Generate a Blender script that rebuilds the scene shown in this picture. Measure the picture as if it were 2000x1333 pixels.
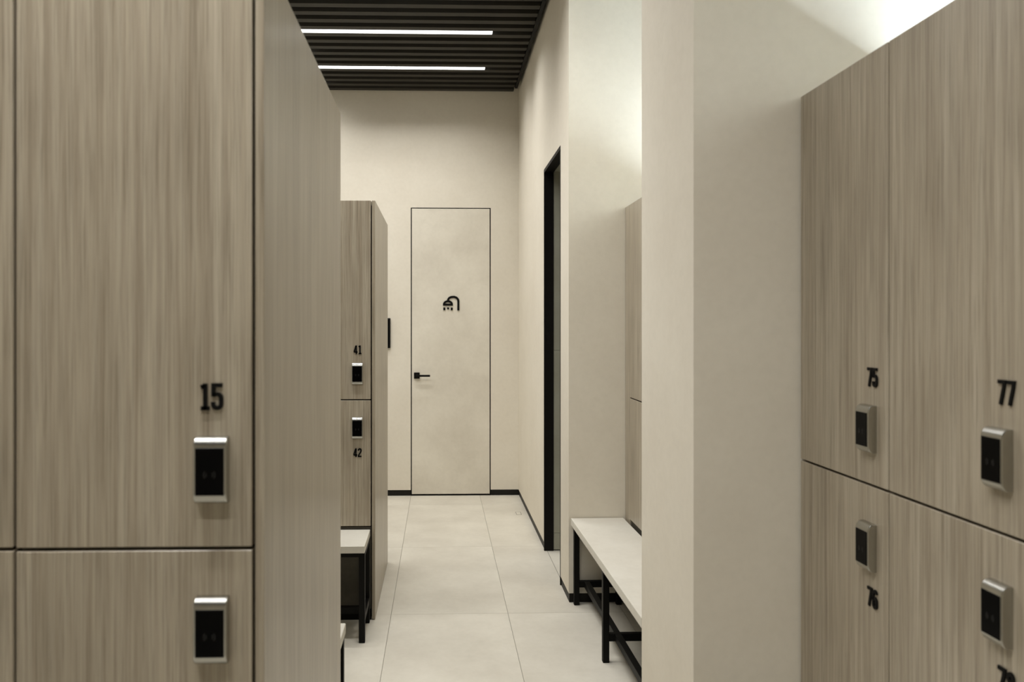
import bpy, bmesh, math, random
from mathutils import Vector, Matrix
random.seed(7)
S = bpy.context.scene
C = S.collection
PI = math.pi
for o in list(bpy.data.objects):
    bpy.data.objects.remove(o)

# ---------------------------------------------------------------- camera
FPX = 1533.0                       # focal length in pixels of a 2000 px wide frame
YAW = math.radians(1.5)
cam_d = bpy.data.cameras.new('camera')
cam = bpy.data.objects.new('camera', cam_d)
C.objects.link(cam)
cam.location = (0, 0, 1.48)
cam.rotation_euler = (PI/2, 0, -YAW)
cam_d.sensor_fit = 'HORIZONTAL'
cam_d.sensor_width = 36.0
cam_d.lens = FPX/2000*36
cam_d.shift_x = (1000-898.14)/2000
cam_d.shift_y = -(666.5-636)/2000
cam_d.clip_start = 0.02
cam_d.dof.use_dof = True
cam_d.dof.focus_distance = 4.6
cam_d.dof.aperture_fstop = 4.6
S.camera = cam

# ---------------------------------------------------------------- world, exposure, light levels
w = bpy.data.worlds.new('interior_world')
S.world = w
w.use_nodes = True
w.node_tree.nodes['Background'].inputs[0].default_value = (0, 0, 0, 1)
w.node_tree.nodes['Background'].inputs[1].default_value = 0
S.view_settings.view_transform = 'Standard'
S.view_settings.look = 'None'
S.view_settings.gamma = 1.0
S.view_settings.use_curve_mapping = False
S.view_settings.exposure = 0.0
BAR_GLOW = 3.0                     # face of the linear lights in the slat ceiling
BAR_WATT = 34.0                    # light each of them sends down through its lens, per metre
BAR_SPREAD = 140
COVE_POWER = 350.0                  # strips lying on the locker tops
BAR_COL = (1.0, 0.985, 0.965)
COVE_COL = (0.85, 1.0, 1.16)

# ---------------------------------------------------------------- materials
def mat(name, col, rough=0.6, metal=0.0, spec=0.5):
    m = bpy.data.materials.new(name)
    m.use_nodes = True
    b = m.node_tree.nodes['Principled BSDF']
    b.inputs['Base Color'].default_value = (*col, 1)
    b.inputs['Roughness'].default_value = rough
    b.inputs['Metallic'].default_value = metal
    b.inputs['Specular IOR Level'].default_value = spec
    return m, m.node_tree.nodes, m.node_tree.links, b

def coords(n, l, scale, obj_random=False, kind='Object'):
    t = n.new('ShaderNodeTexCoord')
    mp = n.new('ShaderNodeMapping')
    mp.inputs['Scale'].default_value = scale
    l.new(t.outputs[kind], mp.inputs['Vector'])
    if obj_random:
        oi = n.new('ShaderNodeObjectInfo')
        mu = n.new('ShaderNodeMath'); mu.operation = 'MULTIPLY'; mu.inputs[1].default_value = 37.0
        cb = n.new('ShaderNodeCombineXYZ')
        l.new(oi.outputs['Random'], mu.inputs[0])
        for k in range(3):
            l.new(mu.outputs[0], cb.inputs[k])
        l.new(cb.outputs[0], mp.inputs['Location'])
    return mp.outputs[0]

def noise(n, l, vec, scale, detail=4, rough=0.55):
    t = n.new('ShaderNodeTexNoise')
    t.inputs['Scale'].default_value = scale
    t.inputs['Detail'].default_value = detail
    t.inputs['Roughness'].default_value = rough
    l.new(vec, t.inputs['Vector'])
    return t.outputs['Fac']

def ramp(n, l, fac, stops):
    r = n.new('ShaderNodeValToRGB')
    el = r.color_ramp.elements
    while len(el) < len(stops):
        el.new(0.5)
    for e, (p, c) in zip(el, stops):
        e.position = p
        e.color = (*c, 1)
    l.new(fac, r.inputs['Fac'])
    return r.outputs['Color']

def mixc(n, l, a, b, fac, mode='MIX'):
    x = n.new('ShaderNodeMix'); x.data_type = 'RGBA'; x.blend_type = mode
    if isinstance(fac, float):
        x.inputs[0].default_value = fac
    else:
        l.new(fac, x.inputs[0])
    l.new(a, x.inputs[6]); l.new(b, x.inputs[7])
    return x.outputs[2]

def bump(n, l, b, h, strength, dist=0.001):
    bp = n.new('ShaderNodeBump')
    bp.inputs['Strength'].default_value = strength
    bp.inputs['Distance'].default_value = dist
    l.new(h, bp.inputs['Height'])
    l.new(bp.outputs['Normal'], b.inputs['Normal'])

def make_wood():
    m, n, l, b = mat('oak_laminate', (.4, .34, .26), 0.30, 0, 0.6)
    v = coords(n, l, (1, 1, 1), True)
    def st(sx, sz, detail, rough):
        mp = n.new('ShaderNodeMapping'); mp.inputs['Scale'].default_value = (sx, sx, sz)
        l.new(v, mp.inputs['Vector'])
        return noise(n, l, mp.outputs[0], 1.0, detail, rough)
    broad = st(15, 0.45, 3, .5)
    mid = st(78, 1.3, 5, .62)
    fine = st(360, 5.0, 4, .65)
    cloud = st(9, 3.0, 3, .5)
    c1 = ramp(n, l, broad, [(.30, (0.311, 0.264, 0.192)), (.50, (0.382, 0.329, 0.247)), (.70, (0.446, 0.398, 0.311))])
    c2 = ramp(n, l, mid, [(.30, (0.231, 0.186, 0.130)), (.50, (0.382, 0.329, 0.247)), (.74, (0.514, 0.462, 0.368))])
    c = mixc(n, l, c1, c2, 0.58)
    c3 = ramp(n, l, fine, [(.32, (.48, .46, .42)), (.47, (.97, .97, .97)), (.70, (1.26, 1.26, 1.26))])
    c = mixc(n, l, c, c3, 0.62, 'MULTIPLY')
    c4 = ramp(n, l, cloud, [(.3, (.86, .85, .84)), (.6, (1.02, 1.02, 1.02))])
    c = mixc(n, l, c, c4, 0.8, 'MULTIPLY')
    l.new(c, b.inputs['Base Color'])
    bump(n, l, b, fine, 0.12, 0.0006)
    return m

def make_plaster(name, base, var=0.06, rough=0.75, sc=1.6, random_obj=False):
    m, n, l, b = mat(name, base, rough, 0, 0.25)
    v = coords(n, l, (1, 1, 1), random_obj)
    a = noise(n, l, v, sc, 5, .62)
    f = noise(n, l, v, 38, 4, .6)
    lo = tuple(x*(1-var) for x in base); hi = tuple(min(1, x*(1+var)) for x in base)
    lo = (lo[0]*1.01, lo[1]*.995, lo[2]*.98)
    c = ramp(n, l, a, [(.32, lo), (.68, hi)])
    c2 = ramp(n, l, f, [(.3, (.965, .965, .96)), (.6, (1.01, 1.01, 1.01))])
    c = mixc(n, l, c, c2, .7, 'MULTIPLY')
    l.new(c, b.inputs['Base Color'])
    bump(n, l, b, f, 0.10, 0.0012)
    return m

def make_plain(name, col, rough, metal=0.0, spec=0.5, var=0.08, sc=30):
    m, n, l, b = mat(name, col, rough, metal, spec)
    v = coords(n, l, (1, 1, 1))
    a = noise(n, l, v, sc, 3)
    c = ramp(n, l, a, [(.3, tuple(x*(1-var) for x in col)), (.7, tuple(x*(1+var) for x in col))])
    l.new(c, b.inputs['Base Color'])
    return m

def make_emit(name, col, power):
    m = bpy.data.materials.new(name); m.use_nodes = True
    n = m.node_tree.nodes; l = m.node_tree.links
    n.remove(n['Principled BSDF'])
    e = n.new('ShaderNodeEmission')
    e.inputs['Color'].default_value = (*col, 1)
    e.inputs['Strength'].default_value = power
    l.new(e.outputs[0], n['Material Output'].inputs['Surface'])
    return m

M = {}
M['wood'] = make_wood()
M['plaster'] = make_plaster('warm_plaster', (.745, .700, .600), .045)
M['door_paint'] = make_plaster('door_microcement', (.70, .66, .565), .085, .7, 2.6)
M['tile'] = make_plaster('floor_tile_stone', (.63, .598, .515), .10, .48, 2.2, True)
M['grout'] = make_plain('grout', (.27, .25, .205), .9)
M['walltile'] = make_plaster('grey_wall_tile', (.30, .30, .24), .10, .5, 3.0, True)
M['benchtop'] = make_plaster('bench_stone', (.655, .632, .56), .06, .5, 4.0, True)
M['black'] = make_plain('black_metal', (.005, .0047, .004), .5, 0.0, .12)
M['skirt'] = make_plain('dark_skirting', (.011, .010, .008), .5, 0.0, .18)
M['slat'] = make_plain('charcoal_slat', (.036, .033, .027), .6, 0, .2, .05, 6)
M['void'] = make_plain('black_void', (.003, .003, .003), .9, 0, .05)
M['carcass'] = make_plain('dark_carcass', (.018, .014, .010), .7, 0, .2)
M['steel'] = make_plain('satin_steel', (.46, .455, .42), .25, 1.0, .5, .03, 60)
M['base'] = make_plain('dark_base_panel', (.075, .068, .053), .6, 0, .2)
M['glassblack'] = make_plain('black_reader', (.002, .002, .002), .25, 0, .06)
M['mark'] = make_plain('faint_print', (.009, .009, .0085), .4)
M['number'] = make_plain('black_number', (.005, .0045, .004), .6, 0, .12)
M['plastic'] = make_plain('black_plastic', (.005, .0045, .004), .45, 0, .15)
M['white'] = make_plain('white_plastic', (.75, .74, .70), .4)
M['ceiling_white'] = make_plaster('niche_ceiling_paint', (.75, .71, .61), .03)
M['bar_glow'] = make_emit('bar_diffuser', BAR_COL, BAR_GLOW)
M['cove_glow'] = make_emit('strip_diffuser', COVE_COL, COVE_POWER)
M['cove_glow_far'] = make_emit('strip_diffuser_far', COVE_COL, COVE_POWER*1.75)

# ---------------------------------------------------------------- mesh helpers
def add_box(bm, x0, x1, y0, y1, z0, z1, bevel=0.0, seg=1):
    r = bmesh.ops.create_cube(bm, size=1.0)
    vs = r['verts']
    for v in vs:
        v.co = Vector(((x0+x1)/2 + v.co.x*(x1-x0), (y0+y1)/2 + v.co.y*(y1-y0), (z0+z1)/2 + v.co.z*(z1-z0)))
    if bevel > 0:
        es = list({e for v in vs for e in v.link_edges})
        bmesh.ops.bevel(bm, geom=es, offset=bevel, offset_type='OFFSET', segments=seg, profile=.5, affect='EDGES')

def box_bm(*a, **k):
    bm = bmesh.new(); add_box(bm, *a, **k); return bm

def prism(bm, pts, axis, a0, a1):
    """extrude a 2D outline (u,v) along axis between a0 and a1"""
    def mk(u, v, a):
        return {'x': (a, u, v), 'y': (u, a, v), 'z': (u, v, a)}[axis]
    v0 = [bm.verts.new(mk(u, v, a0)) for u, v in pts]
    v1 = [bm.verts.new(mk(u, v, a1)) for u, v in pts]
    bm.faces.new(v0); bm.faces.new(list(reversed(v1)))
    n = len(pts)
    for i in range(n):
        bm.faces.new((v0[i], v1[i], v1[(i+1) % n], v0[(i+1) % n]))

def stroke(bm, pts, width, y_front, y_back, closed=False):
    """a flat ribbon in the local xz plane, extruded along y"""
    P = [Vector((p[0], p[1])) for p in pts]
    n = len(P); L = []; R = []
    for i in range(n):
        a = P[i-1] if (i > 0 or closed) else None
        b = P[(i+1) % n] if (i < n-1 or closed) else None
        d1 = (P[i]-a).normalized() if a is not None else None
        d2 = (b-P[i]).normalized() if b is not None else None
        if d1 is None: d1 = d2
        if d2 is None: d2 = d1
        n1 = Vector((-d1.y, d1.x)); n2 = Vector((-d2.y, d2.x))
        mt = (n1+n2)
        mt = mt.normalized() if mt.length > 1e-6 else n1
        k = min(1.6, 1/max(.3, mt.dot(n1)))
        L.append(P[i]+mt*width/2*k); R.append(P[i]-mt*width/2*k)
    m = n if closed else n-1
    lf = [bm.verts.new((p.x, y_front, p.y)) for p in L]; rf = [bm.verts.new((p.x, y_front, p.y)) for p in R]
    lb = [bm.verts.new((p.x, y_back, p.y)) for p in L]; rb = [bm.verts.new((p.x, y_back, p.y)) for p in R]
    for i in range(m):
        j = (i+1) % n
        bm.faces.new((lf[i], lf[j], rf[j], rf[i]))
        bm.faces.new((lb[i], rb[i], rb[j], lb[j]))
        bm.faces.new((lf[i], lb[i], lb[j], lf[j]))
        bm.faces.new((rf[i], rf[j], rb[j], rb[i]))
    if not closed:
        bm.faces.new((lf[0], rf[0], rb[0], lb[0]))
        bm.faces.new((lf[-1], lb[-1], rb[-1], rf[-1]))

def obj(name, bm, m, parent=None, loc=None, rotz=0.0):
    if isinstance(bm, bpy.types.Mesh):
        me = bm
    else:
        bmesh.ops.recalc_face_normals(bm, faces=bm.faces)
        me = bpy.data.meshes.new(name)
        bm.to_mesh(me); bm.free()
        me.materials.append(m)
    o = bpy.data.objects.new(name, me)
    C.objects.link(o)
    if parent is not None: o.parent = parent
    if loc is not None: o.location = loc
    if rotz: o.rotation_euler = (0, 0, rotz)
    return o

def thing(name, label, cat, loc=(0, 0, 0), rotz=0, group=None):
    o = bpy.data.objects.new(name, None)
    C.objects.link(o)
    o.empty_display_size = .1
    o.location = loc; o.rotation_euler = (0, 0, rotz)
    o['label'] = label; o['category'] = cat
    if group: o['group'] = group
    return o

def struct(name, bm, m, parent=None):
    o = obj(name, bm, m, parent)
    if parent is None: o['kind'] = 'structure'
    return o

# ---------------------------------------------------------------- structure
YB = 6.822                        # back wall
XW = 0.69                         # wall plane on the right of the corridor
XN = 0.992                        # face of the lockers in the niches
XR = 1.50                         # back wall of the niches
SK = 0.050                        # skirting height
HT = 3.75
XL = -3.0
Y0 = -2.6

# floor: grout bed with single tiles
fl = bmesh.new(); add_box(fl, XL-.1, 2.3, Y0-.1, YB+.3, -.12, -.0025)
floor = struct('floor', fl, M['grout'])
tile_me = None
TX = [-.246+.5985*k for k in range(-5, 5)]
TY = [4.025+1.218*k for k in range(-6, 4)]
tb = box_bm(0, .5985-.0022, 0, 1.218-.0022, -.02, 0, bevel=.0007)
bmesh.ops.recalc_face_normals(tb, faces=tb.faces)
tile_me = bpy.data.meshes.new('tile'); tb.to_mesh(tile_me); tb.free(); tile_me.materials.append(M['tile'])
for x in TX:
    for y in TY:
        if x > 2.2 or y > YB-.02: continue
        if y+1.218 > YB+.3 or x < XL-.2:
            continue
        obj('tile', tile_me, None, floor, (x+.0011, y+.0011, 0))
# last row is cut at the back wall
yl = TY[-2] if TY[-2]+1.218 > YB+.3 else TY[-1]
cut = box_bm(0, .5985-.0022, 0, YB+.10-yl, -.02, 0, bevel=.0007)
bmesh.ops.recalc_face_normals(cut, faces=cut.faces)
cut_me = bpy.data.meshes.new('tile_cut'); cut.to_mesh(cut_me); cut.free(); cut_me.materials.append(M['tile'])
for x in TX:
    if x <= 2.2 and x >= XL-.2:
        obj('tile', cut_me, None, floor, (x+.0011, yl+.0011, 0))

# back wall around the flush door
DX0, DX1, DZ = -.2475, .4475, 2.503
b = bmesh.new()
add_box(b, XL, DX0, YB, YB+.16, SK, HT)
add_box(b, DX1, XW+.02, YB, YB+.16, SK, HT)
add_box(b, DX0, DX1, YB, YB+.16, DZ, HT)
struct('wall_back', b, M['plaster'])
b = bmesh.new()
add_box(b, XL, DX0-.002, YB+.004, YB+.14, 0, SK)
add_box(b, DX1+.002, XW+.01, YB+.004, YB+.14, 0, SK)
struct('baseboard_back', b, M['skirt'])
d1 = struct('door_1', box_bm(DX0+.009, DX1-.009, YB+.001, YB+.045, .014, DZ-.008, bevel=.001), M['door_paint'])
b = bmesh.new()  # black strips and backing paint in the dark of the door's shadow gap
add_box(b, DX0-.001, DX1+.001, YB+.05, YB+.15, 0, DZ+.001)
for (a0, a1) in ((DX0, DX0+.007), (DX1-.007, DX1)):
    add_box(b, a0, a1, YB+.0006, YB+.06, 0, DZ)
add_box(b, DX0, DX1, YB+.0006, YB+.06, DZ-.0065, DZ)
add_box(b, DX0, DX1, YB+.002, YB+.06, 0, .0045)
gap1 = obj('shadow_gap', b, M['black'], d1); gap1['label'] = 'black strips painting in the shadow gap around the flush door'
# handle: square rose, neck and lever
b = bmesh.new()
add_box(b, -.2195, -.170, YB-.012, YB+.001, 1.018, 1.071, bevel=.002)
hd = obj('door_handle', b, M['black'], d1)
b = bmesh.new()
add_box(b, -.203, -.187, YB-.055, YB-.011, 1.037, 1.053, bevel=.002)
add_box(b, -.203, -.079, YB-.062, YB-.046, 1.0365, 1.0535, bevel=.003, seg=2)
obj('handle_lever', b, M['black'], hd)
# shower sign
k = 6.822/FPX
def sg(px, py):
    return ((px-14.9)*k+.0325, 1.7335-(py-18.9)*k)
b = bmesh.new()
arch = [(24.3, 27.0), (25.6, 24.0), (27.6, 21.9), (30.4, 20.6), (33.5, 20.25), (37.2, 20.3), (40.2, 21.2), (42.6, 23.0), (44.2, 25.4), (44.8, 28.3), (44.8, 46.6)]
stroke(b, [sg(*p) for p in arch], 4.1*k, YB-.006, YB+.001)
dome = [(16.7, 35.3), (16.8, 33.2), (18.2, 31.0), (20.6, 29.4), (24.4, 28.5), (28.3, 29.4), (30.8, 31.0), (32.1, 33.2), (32.2, 35.3)]
stroke(b, [sg(*p) for p in dome], 3.9*k, YB-.006, YB+.001, closed=True)
for (x, y0, y1) in ((17.4, 40.9, 46.2), (24.7, 40.7, 44.3), (31.9, 40.9, 46.2)):
    stroke(b, [sg(x, y0), sg(x, y1)], 3.9*k, YB-.006, YB+.001)
si = obj('shower_sign', b, M['number'], d1); si['label'] = 'black raised shower head symbol'

# right wall: far length, head over the washroom doorway, stub beside the bench niche
OY0, OY1, OZ = 4.452, 5.150, 2.503
b = bmesh.new()
add_box(b, XW, 1.10, OY1, YB+.16, SK, HT)
add_box(b, XW, 1.10, OY0, OY1, OZ, HT)
struct('wall_right', b, M['plaster'])
b = bmesh.new()
add_box(b, XW, XR+.12, 4.170, OY0, SK, HT)
struct('wall_stub', b, M['plaster'])
b = bmesh.new(); add_box(b, XW+.004, 1.09, OY1+.001, YB+.01, 0, SK)
struct('baseboard_right', b, M['skirt'])
b = bmesh.new(); add_box(b, XW+.004, XR+.11, 4.174, OY0-.001, 0, SK)
struct('baseboard_stub', b, M['skirt'])
# doorway lining (door_2): black frame pieces, threshold, grey tiled reveal
d2 = struct('door_2', box_bm(XW-.002, XW+.059, OY1-.020, OY1+.002, 0, OZ), M['black'])
obj('frame_head', box_bm(XW-.002, XW+.059, OY0, OY1-.0205, OZ-.020, OZ+.002), M['black'], d2)
obj('frame_jamb', box_bm(XW-.002, XW+.059, OY0-.002, OY0+.010, 0, OZ-.0205), M['black'], d2)
obj('threshold', box_bm(XW+.016, XW+.019, OY0+.0105, OY1-.0205, -.001, .0006), M['grout'], d2)
obj('strike_plate', box_bm(XW+.018, XW+.040, OY1-.0215, OY1-.0195, 1.36, 1.44, bevel=.0008), M['plastic'], d2)
b = bmesh.new(); add_box(b, XW+.060, 1.10, OY1-.004, OY1+.003, 0, .006)
obj('reveal_plinth', b, M['black'], d2)
for (z0, z1) in ((.0065, .115), (.1165, 1.315), (1.3165, OZ-.001)):
    obj('tile', box_bm(XW+.0605, 1.10, OY1-.014, OY1-.0005, z0, z1, bevel=.0008), M['walltile'], d2)
obj('tile', box_bm(XW+.0605, 1.10, OY0+.002, OY1-.0145, OZ-.014, OZ-.0005, bevel=.0008), M['walltile'], d2)
# small washroom shell beyond the doorway
b = bmesh.new()
add_box(b, 2.05, 2.17, 4.3, YB, 0, HT)
add_box(b, 1.10, 2.05, 5.9, 6.0, 0, HT)
add_box(b, XR+.12, 2.05, 4.3, 4.4, 0, HT)
add_box(b, 1.10, 2.05, 4.4, 5.9, 2.6, 2.7)
struct('wall_washroom', b, M['walltile'])

# pier between the two niches
PY0, PY1 = 2.138, 2.690
struct('wall_pier', box_bm(XW+.008, XR+.12, PY0, PY1, SK, HT), M['plaster'])
struct('baseboard_pier', box_bm(XW+.012, XR+.11, PY0+.004, PY1-.004, 0, SK), M['skirt'])
struct('wall_niche', box_bm(XR, XR+.12, Y0, 4.17, 0, HT), M['plaster'])
# rest of the room shell
struct('wall_left', box_bm(XL-.12, XL, Y0, YB, 0, HT), M['plaster'])
struct('wall_front', box_bm(XL, XR, Y0-.12, Y0, 0, HT), M['plaster'])

# ceiling: black void, slats, edge carrier, painted ceiling over the niches
CZ = 3.50
cl = struct('ceiling', box_bm(XL, XW, Y0, YB, HT-.06, HT), M['void'])
PITCH = .12575
SW = .058
sb = box_bm(XL+.01, .640, -SW/2, SW/2, CZ, CZ+.075, bevel=.0012)
bmesh.ops.recalc_face_normals(sb, faces=sb.faces)
slat_me = bpy.data.meshes.new('slat'); sb.to_mesh(slat_me); sb.free(); slat_me.materials.append(M['slat'])
kk = -62
while True:
    y = 4.971+PITCH*kk
    kk += 1
    if y < Y0+.05: continue
    if y > 6.76: break
    obj('slat', slat_me, None, cl, (0, y, 0))
b = bmesh.new(); add_box(b, .6405, .664, Y0+.02, 6.66, CZ-.004, CZ+.09)
e = obj('edge_trim', b, M['black'], cl); e['label'] = 'black carrier closing the slat ends'
struct('ceiling_niche', box_bm(XW, XR+.12, Y0, 4.2, HT-.02, HT+.06), M['ceiling_white'])

# ---------------------------------------------------------------- linear lights in the slat gaps
GW = PITCH-SW-.006
def bar_light(x0, x1, y, label, power, group=None):
    t = thing('ceiling_light', label, 'light', ((x0+x1)/2, y, CZ), 0, group)
    h = (x1-x0)/2
    obj('diffuser', box_bm(-h, h, -GW/2+.004, GW/2-.004, -.001, .012, bevel=.002), M['bar_glow'], t)
    bm = bmesh.new()
    add_box(bm, -h-.003, h+.003, -GW/2, GW/2, .0125, .055)
    obj('housing', bm, M['black'], t)
    ld = bpy.data.lights.new('lamp', 'AREA')
    ld.shape = 'RECTANGLE'
    ld.size = x1-x0-.01; ld.size_y = GW-.01
    ld.energy = BAR_WATT*power*(x1-x0)
    ld.color = BAR_COL
    ld.spread = math.radians(BAR_SPREAD)
    lo = bpy.data.objects.new('lamp', ld)
    C.objects.link(lo)
    lo.parent = t
    lo.location = (0, 0, -.0025)
    return t
ya = 4.971+PITCH*3.5
for i, pw in ((1, .225), (0, .32), (-2, .385), (-3, .385), (-6, .54), (-7, .40)):
    y = ya+i*6*PITCH
    if i == 0: lab, g = 'white linear ceiling light between dark slats, nearer of the two in view', None
    elif i == 1: lab, g = 'white linear ceiling light between dark slats, the one closer to the back wall', None
    else: lab, g = 'white linear ceiling light over the near corridor, above the picture', 'corridor ceiling lights out of view'
    bar_light(-1.14 if i > -5 else -1.38, .366 if i == 0 else .358 if i > -5 else 0.14, y, lab, pw, g)
for i in range(-3, 2):
    y = ya+(i*6+3)*PITCH
    bar_light(-2.45, (-.948 if i >= 0 else -1.02), y, 'white linear ceiling light high over the left lockers', .11,
              'ceiling lights over the left lockers')

# ---------------------------------------------------------------- digits
def arc(cx, cy, rx, ry, a0, a1, n=6):
    return [(cx+rx*math.cos(math.radians(a0+(a1-a0)*i/n)), cy+ry*math.sin(math.radians(a0+(a1-a0)*i/n))) for i in range(n+1)]
SWD = .158
XL_, XR_ = .075, .345
DG = {
 '1': [([(.235, 1.0), (.235, 0.0)], False), ([(.235, .93), (.075, .86)], False), ([(.07, .055), (.40, .055)], False)],
 '2': [(arc(.21, .79, .135, .15, 200, 0, 8) + [(.335, .66), (.29, .54), (.12, .26), (.085, .14), (.085, .065), (.385, .065)], False)],
 '4': [([(.285, 1.0), (.285, 0.0)], False), ([(.255, .97), (.065, .27)], False), ([(.035, .235), (.415, .235)], False)],
 '5': [([(.385, .935), (.085, .935), (.085, .50)] , False),
       ([(.085, .555)] + arc(.215, .44, .13, .155, 110, 0, 5) + [(.345, .22)] + arc(.21, .205, .135, .14, 0, -180, 8) + [(.075, .30)], False)],
 '6': [(arc(.21, .795, .135, .14, 0, 180, 8) + arc(.21, .205, .135, .14, 180, 360, 8) + arc(.21, .42, .135, .14, 0, 160, 6), False)],
 '7': [([(.035, .935), (.365, .935), (.335, .72), (.235, .30), (.17, 0)], False)],
 '8': [(arc(.21, .765, .125, .17, 0, 360, 14)[:-1], True), (arc(.21, .265, .135, .20, 0, 360, 14)[:-1], True)],
}
def number_bm(txt, cx, zc, h, front=-.0035):
    bm = bmesh.new()
    adv = {'1': .45}
    wds = [adv.get(c, .52)*h for c in txt]
    x = cx-sum(wds)/2
    for c, wd in zip(txt, wds):
        for pts, cl_ in DG[c]:
            stroke(bm, [(x+(p[0]*(1.0 if c == '1' else 1.13)+.02)*h, zc-h/2+p[1]*h) for p in pts], SWD*h, front, .0006, cl_)
        x += wd
    return bm

# ---------------------------------------------------------------- lockers
LW, LH, LD = .054, .109, .021
def lock_parts(door, cx, zc):
    """steel housing with a rounded top and bottom, black reader plate, faint wave mark"""
    h = LH/2
    top = [(0, h), (-.007, h)] + [(-.007-.0138*math.sin(math.radians(a)), h-.0185+.0185*math.cos(math.radians(a))) for a in (8, 16, 24, 32, 40, 48, 56, 64, 71, 77)]
    top.append((-LD, h-.0178))
    prof = top + [(y, -z) for y, z in reversed(top)]
    bm = bmesh.new()
    prism(bm, [(y, z+zc) for y, z in prof], 'x', cx-LW/2, cx+LW/2)
    bmesh.ops.recalc_face_normals(bm, faces=bm.faces)
    side = [e for e in bm.edges if len(e.link_faces) == 2 and any(abs(f.normal.x) > .9 for f in e.link_faces) and any(abs(f.normal.x) < .5 for f in e.link_faces)
            and (e.verts[0].co.y+e.verts[1].co.y) < -.006]
    bmesh.ops.bevel(bm, geom=side, offset=.0018, offset_type='OFFSET', segments=2, profile=.5, affect='EDGES')
    lo = obj('lock_housing', bm, M['steel'], door); lo['label'] = 'satin steel lock housing'
    pw, ph = .0230, .0385
    obj('reader_plate', box_bm(cx-pw, cx+pw, -LD-.0012, -LD+.002, zc-ph-.001, zc+ph-.001, bevel=.0006), M['glassblack'], door)
    bm = bmesh.new()
    for r in (.0055, .0092):
        for a0, a1 in ((-38, 38), (142, 218)):
            stroke(bm, [(cx+x, zc-.006+z) for x, z in arc(0, 0, r, r, a0, a1, 5)], .0012, -LD-.0016, -LD-.0010)
    obj('reader_mark', bm, M['mark'], door)

def locker(label, loc, rotz, width, depth, top, gap, bot, up=None, low=None, lock_off=.075, num_off=0, panel=0.0, panel_depth=None, group=None, zl=(1.244, .982), zn=(1.363, .857), gv=.0036, filler=0.0):
    """local: front face in the plane y=0 looking to -y, right edge of the door opening at x=0, doors extend to -width"""
    t = thing('locker_cabinet', label, 'locker', loc, rotz, group)
    x0 = -width
    bm = bmesh.new()
    add_box(bm, x0+.001, -.001, .022, depth, .055, top-.02)
    obj('carcass', bm, M['carcass'], t)
    obj('top_panel', box_bm(x0+.0005, -.0005, .0215, depth, top-.0195, top, bevel=.0008), M['wood'], t)
    obj('plinth', box_bm(x0+.001, -.001, .004, depth-.03, 0, .0545), M['black'], t)
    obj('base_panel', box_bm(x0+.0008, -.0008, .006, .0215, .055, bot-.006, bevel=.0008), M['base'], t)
    for (z0, z1, zlock, znum, txt) in ((gap+.003, top, zl[0], zn[0], up), (bot, gap-.003, zl[1], zn[1], low)):
        d = obj('door', box_bm(x0+gv/2, -gv/2, 0, .019, z0, z1, bevel=.0012), M['wood'], t)
        lock_parts(d, -lock_off, zlock)
        if txt:
            nb = obj('number', number_bm(txt, -lock_off+num_off, znum, .043), M['number'], d)
            nb['label'] = 'black raised number %s' % txt
    if panel > 0:
        e = obj('end_panel', box_bm(.0035, panel, 0, panel_depth, .004, top, bevel=.0012), M['wood'], t)
        e['label'] = 'wood panel closing the corridor end'
    if filler > 0:
        obj('filler_strip', box_bm(x0-filler, x0-.001, .001, .019, .085, top, bevel=.0008), M['wood'], t)
    return t

# near left bank, facing the camera
NW = .3862
locker('tall wood locker with number 15 on its upper door, nearest on the left', (-.3065, 1.30, 0), 0, NW, .98, 2.10, 1.113, .472, '15', '16',
       lock_off=.0650, num_off=-.0025, panel=.0185, panel_depth=1.0)
locker('wood locker cut by the left picture edge, left of the one numbered 15', (-.3065-NW, 1.296, 0), 0, NW, .98, 2.10, 1.115, .472, lock_off=.0685)
# far left bank
FW = .39
locker('wood locker numbered 41 and 42 at the far left, bench in front', (-.342, 3.951, 0), 0, FW, .94, 2.108, 1.106, .472, '41', '42',
       lock_off=.068, panel=.020, panel_depth=.962, zl=(1.238, .966), zn=(1.358, .841), gv=.005)
locker('wood locker hidden to the left of the one numbered 41', (-.342-FW, 3.951, 0), 0, FW, .94, 2.108, 1.106, .472, lock_off=.068)
# near right niche, facing the corridor
RW = .424
RZ = -PI/2
locker('wood locker numbered 75 and 76, next to the plaster pier', (XN, 2.132-RW, 0), RZ, RW, .50, 2.108, 1.112, .472, '75', '76', lock_off=.074, num_off=.012,
       zl=(1.243, .972), zn=(1.361, .856), gv=.005)
locker('wood locker numbered 77 and 78 at the right picture edge', (XN, 2.132-2*RW, 0), RZ, RW, .50, 2.108, 1.112, .472, '77', '78', lock_off=.074, num_off=.012,
       zl=(1.245, .972), zn=(1.362, .856), gv=.005)
for i in (3, 4):
    locker('wood locker in the row after number 77, right of the picture', (XN, 2.132-i*RW, 0), RZ, RW, .50, 2.108, 1.112, .472, lock_off=.074, gv=.003,
           group='right lockers beyond the picture edge')
# far right niche
n1 = 4.060
FR = .427
locker('wood locker behind the right bench, at the far end by the stub wall', (XN, n1-FR, 0), RZ, FR, .50, 2.110, 1.103, .470, lock_off=.074, filler=.107, gv=.003)
for i in (2, 3):
    locker('wood locker behind the right bench, hidden by the plaster pier', (XN, n1-i*FR, 0), RZ, FR, .50, 2.110, 1.103, .470, lock_off=.074, gv=.003,
           group='lockers hidden behind the pier')

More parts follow.
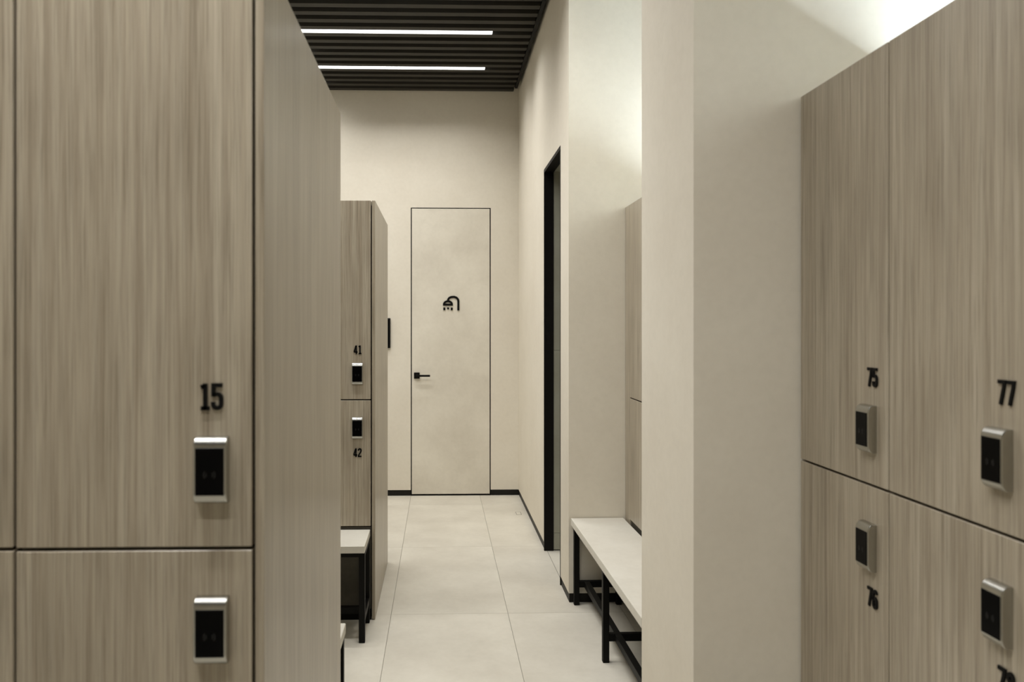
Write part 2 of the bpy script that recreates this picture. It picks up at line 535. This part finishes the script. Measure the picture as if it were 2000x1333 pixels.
# ---------------------------------------------------------------- light strips lying on the locker tops
def strip_light(x, y, z, length, along, label, glow, lip):
    t = thing('light_strip', label, 'light', (x, y, z), 0 if along == 'y' else PI/2)
    h = length/2
    bm = bmesh.new()
    a, c = -h+.004, h-.004
    bm.faces.new([bm.verts.new(p) for p in ((.0125, a, .0041), (.0125, c, .0041), (.0045, c, .0080), (.0045, a, .0080))])
    obj('diffuser', bm, glow, t)
    bm = bmesh.new()
    prism(bm, [(.004, .003), (.013, .003), (.013, .0034), (.004, .0076)], 'y', -h+.003, h-.003)
    obj('strip_body', bm, M['white'], t)
    bm = bmesh.new()
    add_box(bm, -.018, .018, -h, h, .0005, .0028)
    add_box(bm, -.018, -.015, -h, h, .0028, lip)
    obj('channel', bm, M['white'], t)
strip_light(1.365, .95, 2.108, 2.30, 'y', 'light strip lying on top of the lockers numbered 75 and 77', M['cove_glow'], .0208)
strip_light(1.385, 3.42, 2.110, 1.30, 'y', 'light strip lying on top of the lockers behind the right bench', M['cove_glow_far'], .0178)

# ---------------------------------------------------------------- benches
def bench(label, loc, rotz, length, depth, top, legs, thick=.037, bar_y=.09):
    """local: front edge at y=0 facing -y, right end at x=0, running to -length"""
    t = thing('bench', label, 'bench', loc, rotz)
    obj('bench_top', box_bm(-length, 0, 0, depth, top-thick, top, bevel=.0016), M['benchtop'], t)
    zt = top-thick-.0004
    L = .028
    ya0, ya1 = .012, depth-.045
    for x in legs:
        for y in (ya0, ya1):
            obj('leg', box_bm(x-L, x, y, y+L, 0, zt, bevel=.0015), M['black'], t)
        obj('stretcher', box_bm(x-L+.001, x-.001, ya0+L, ya1, .094, .126, bevel=.001), M['black'], t)
        obj('top_rail', box_bm(x-L+.001, x-.001, ya0+L, ya1, zt-.022, zt, bevel=.001), M['black'], t)
    xs = sorted(legs)
    for a, c in zip(xs[:-1], xs[1:]):
        obj('long_bar', box_bm(a-.0005, c-L+.0005, bar_y, bar_y+L, .094, .126, bevel=.001), M['black'], t)
        obj('top_rail', box_bm(a, c-L, ya0+.002, ya0+L-.002, zt-.022, zt, bevel=.001), M['black'], t)
    return t
# right bench: front towards the corridor (-x); local right = towards the camera
t = bench('long pale bench on black frame in the right niche, below the plaster pier edge', (.7090, 2.735, 0), RZ+math.radians(.35), 1.426, .2815, .453,
      [-.012, -.684, -1.392], bar_y=.065)
bench('pale bench on black frame in front of the locker numbered 41', (-.3465, 3.650, 0), 0, 1.20, .300, .455, [.002-.002, -.585, -1.17], .033, .13)
b2 = thing('bench', 'pale bench whose corner shows just past the near left locker panel', 'bench', (-.3225, 2.715, 0), 0)
obj('bench_top', box_bm(-1.2, 0, -.345, 0, .418, .453, bevel=.0016), M['benchtop'], b2)
for x in (-.003, -.58, -1.16):
    for y in (-.040, -.33):
        obj('leg', box_bm(x-.028, x, y, y+.028, 0, .4175, bevel=.0015), M['black'], b2)
    obj('stretcher', box_bm(x-.027, x-.001, -.302, -.040, .094, .126, bevel=.001), M['black'], b2)
for a, c in ((-1.16, -.58), (-.58, -.003)):
    obj('long_bar', box_bm(a, c-.028, -.16, -.132, .094, .126, bevel=.001), M['black'], b2)
    obj('top_rail', box_bm(a, c-.028, -.038, -.014, .3955, .4175, bevel=.001), M['black'], b2)

# ---------------------------------------------------------------- small wall and floor fittings
t = thing('wall_panel', 'black wall panel on the back wall, peeking out behind the far left locker', 'panel', (-.535, YB, 1.283), 0)
bm = bmesh.new()
add_box(bm, -.112, .112, -.022, 0, 0, .260, bevel=.004, seg=2)
obj('case', bm, M['plastic'], t)
obj('screen', box_bm(-.100, .100, -.0232, -.0222, .014, .246, bevel=.0004), M['glassblack'], t)

t = thing('floor_drain', 'small square floor plate set in the tiles near the right wall', 'drain', (.6235, 6.163, 0), 0)
bm = bmesh.new()
for (a0, a1, c0, c1) in ((-.021, -.017, -.045, .045), (.017, .021, -.045, .045), (-.017, .017, .041, .045), (-.017, .017, -.045, -.041)):
    add_box(bm, a0, a1, c0, c1, 0, .0008)
obj('rim', bm, M['grout'], t)
obj('plate', box_bm(-.0165, .0165, -.0405, .0405, 0, .0006), M['tile'], t)
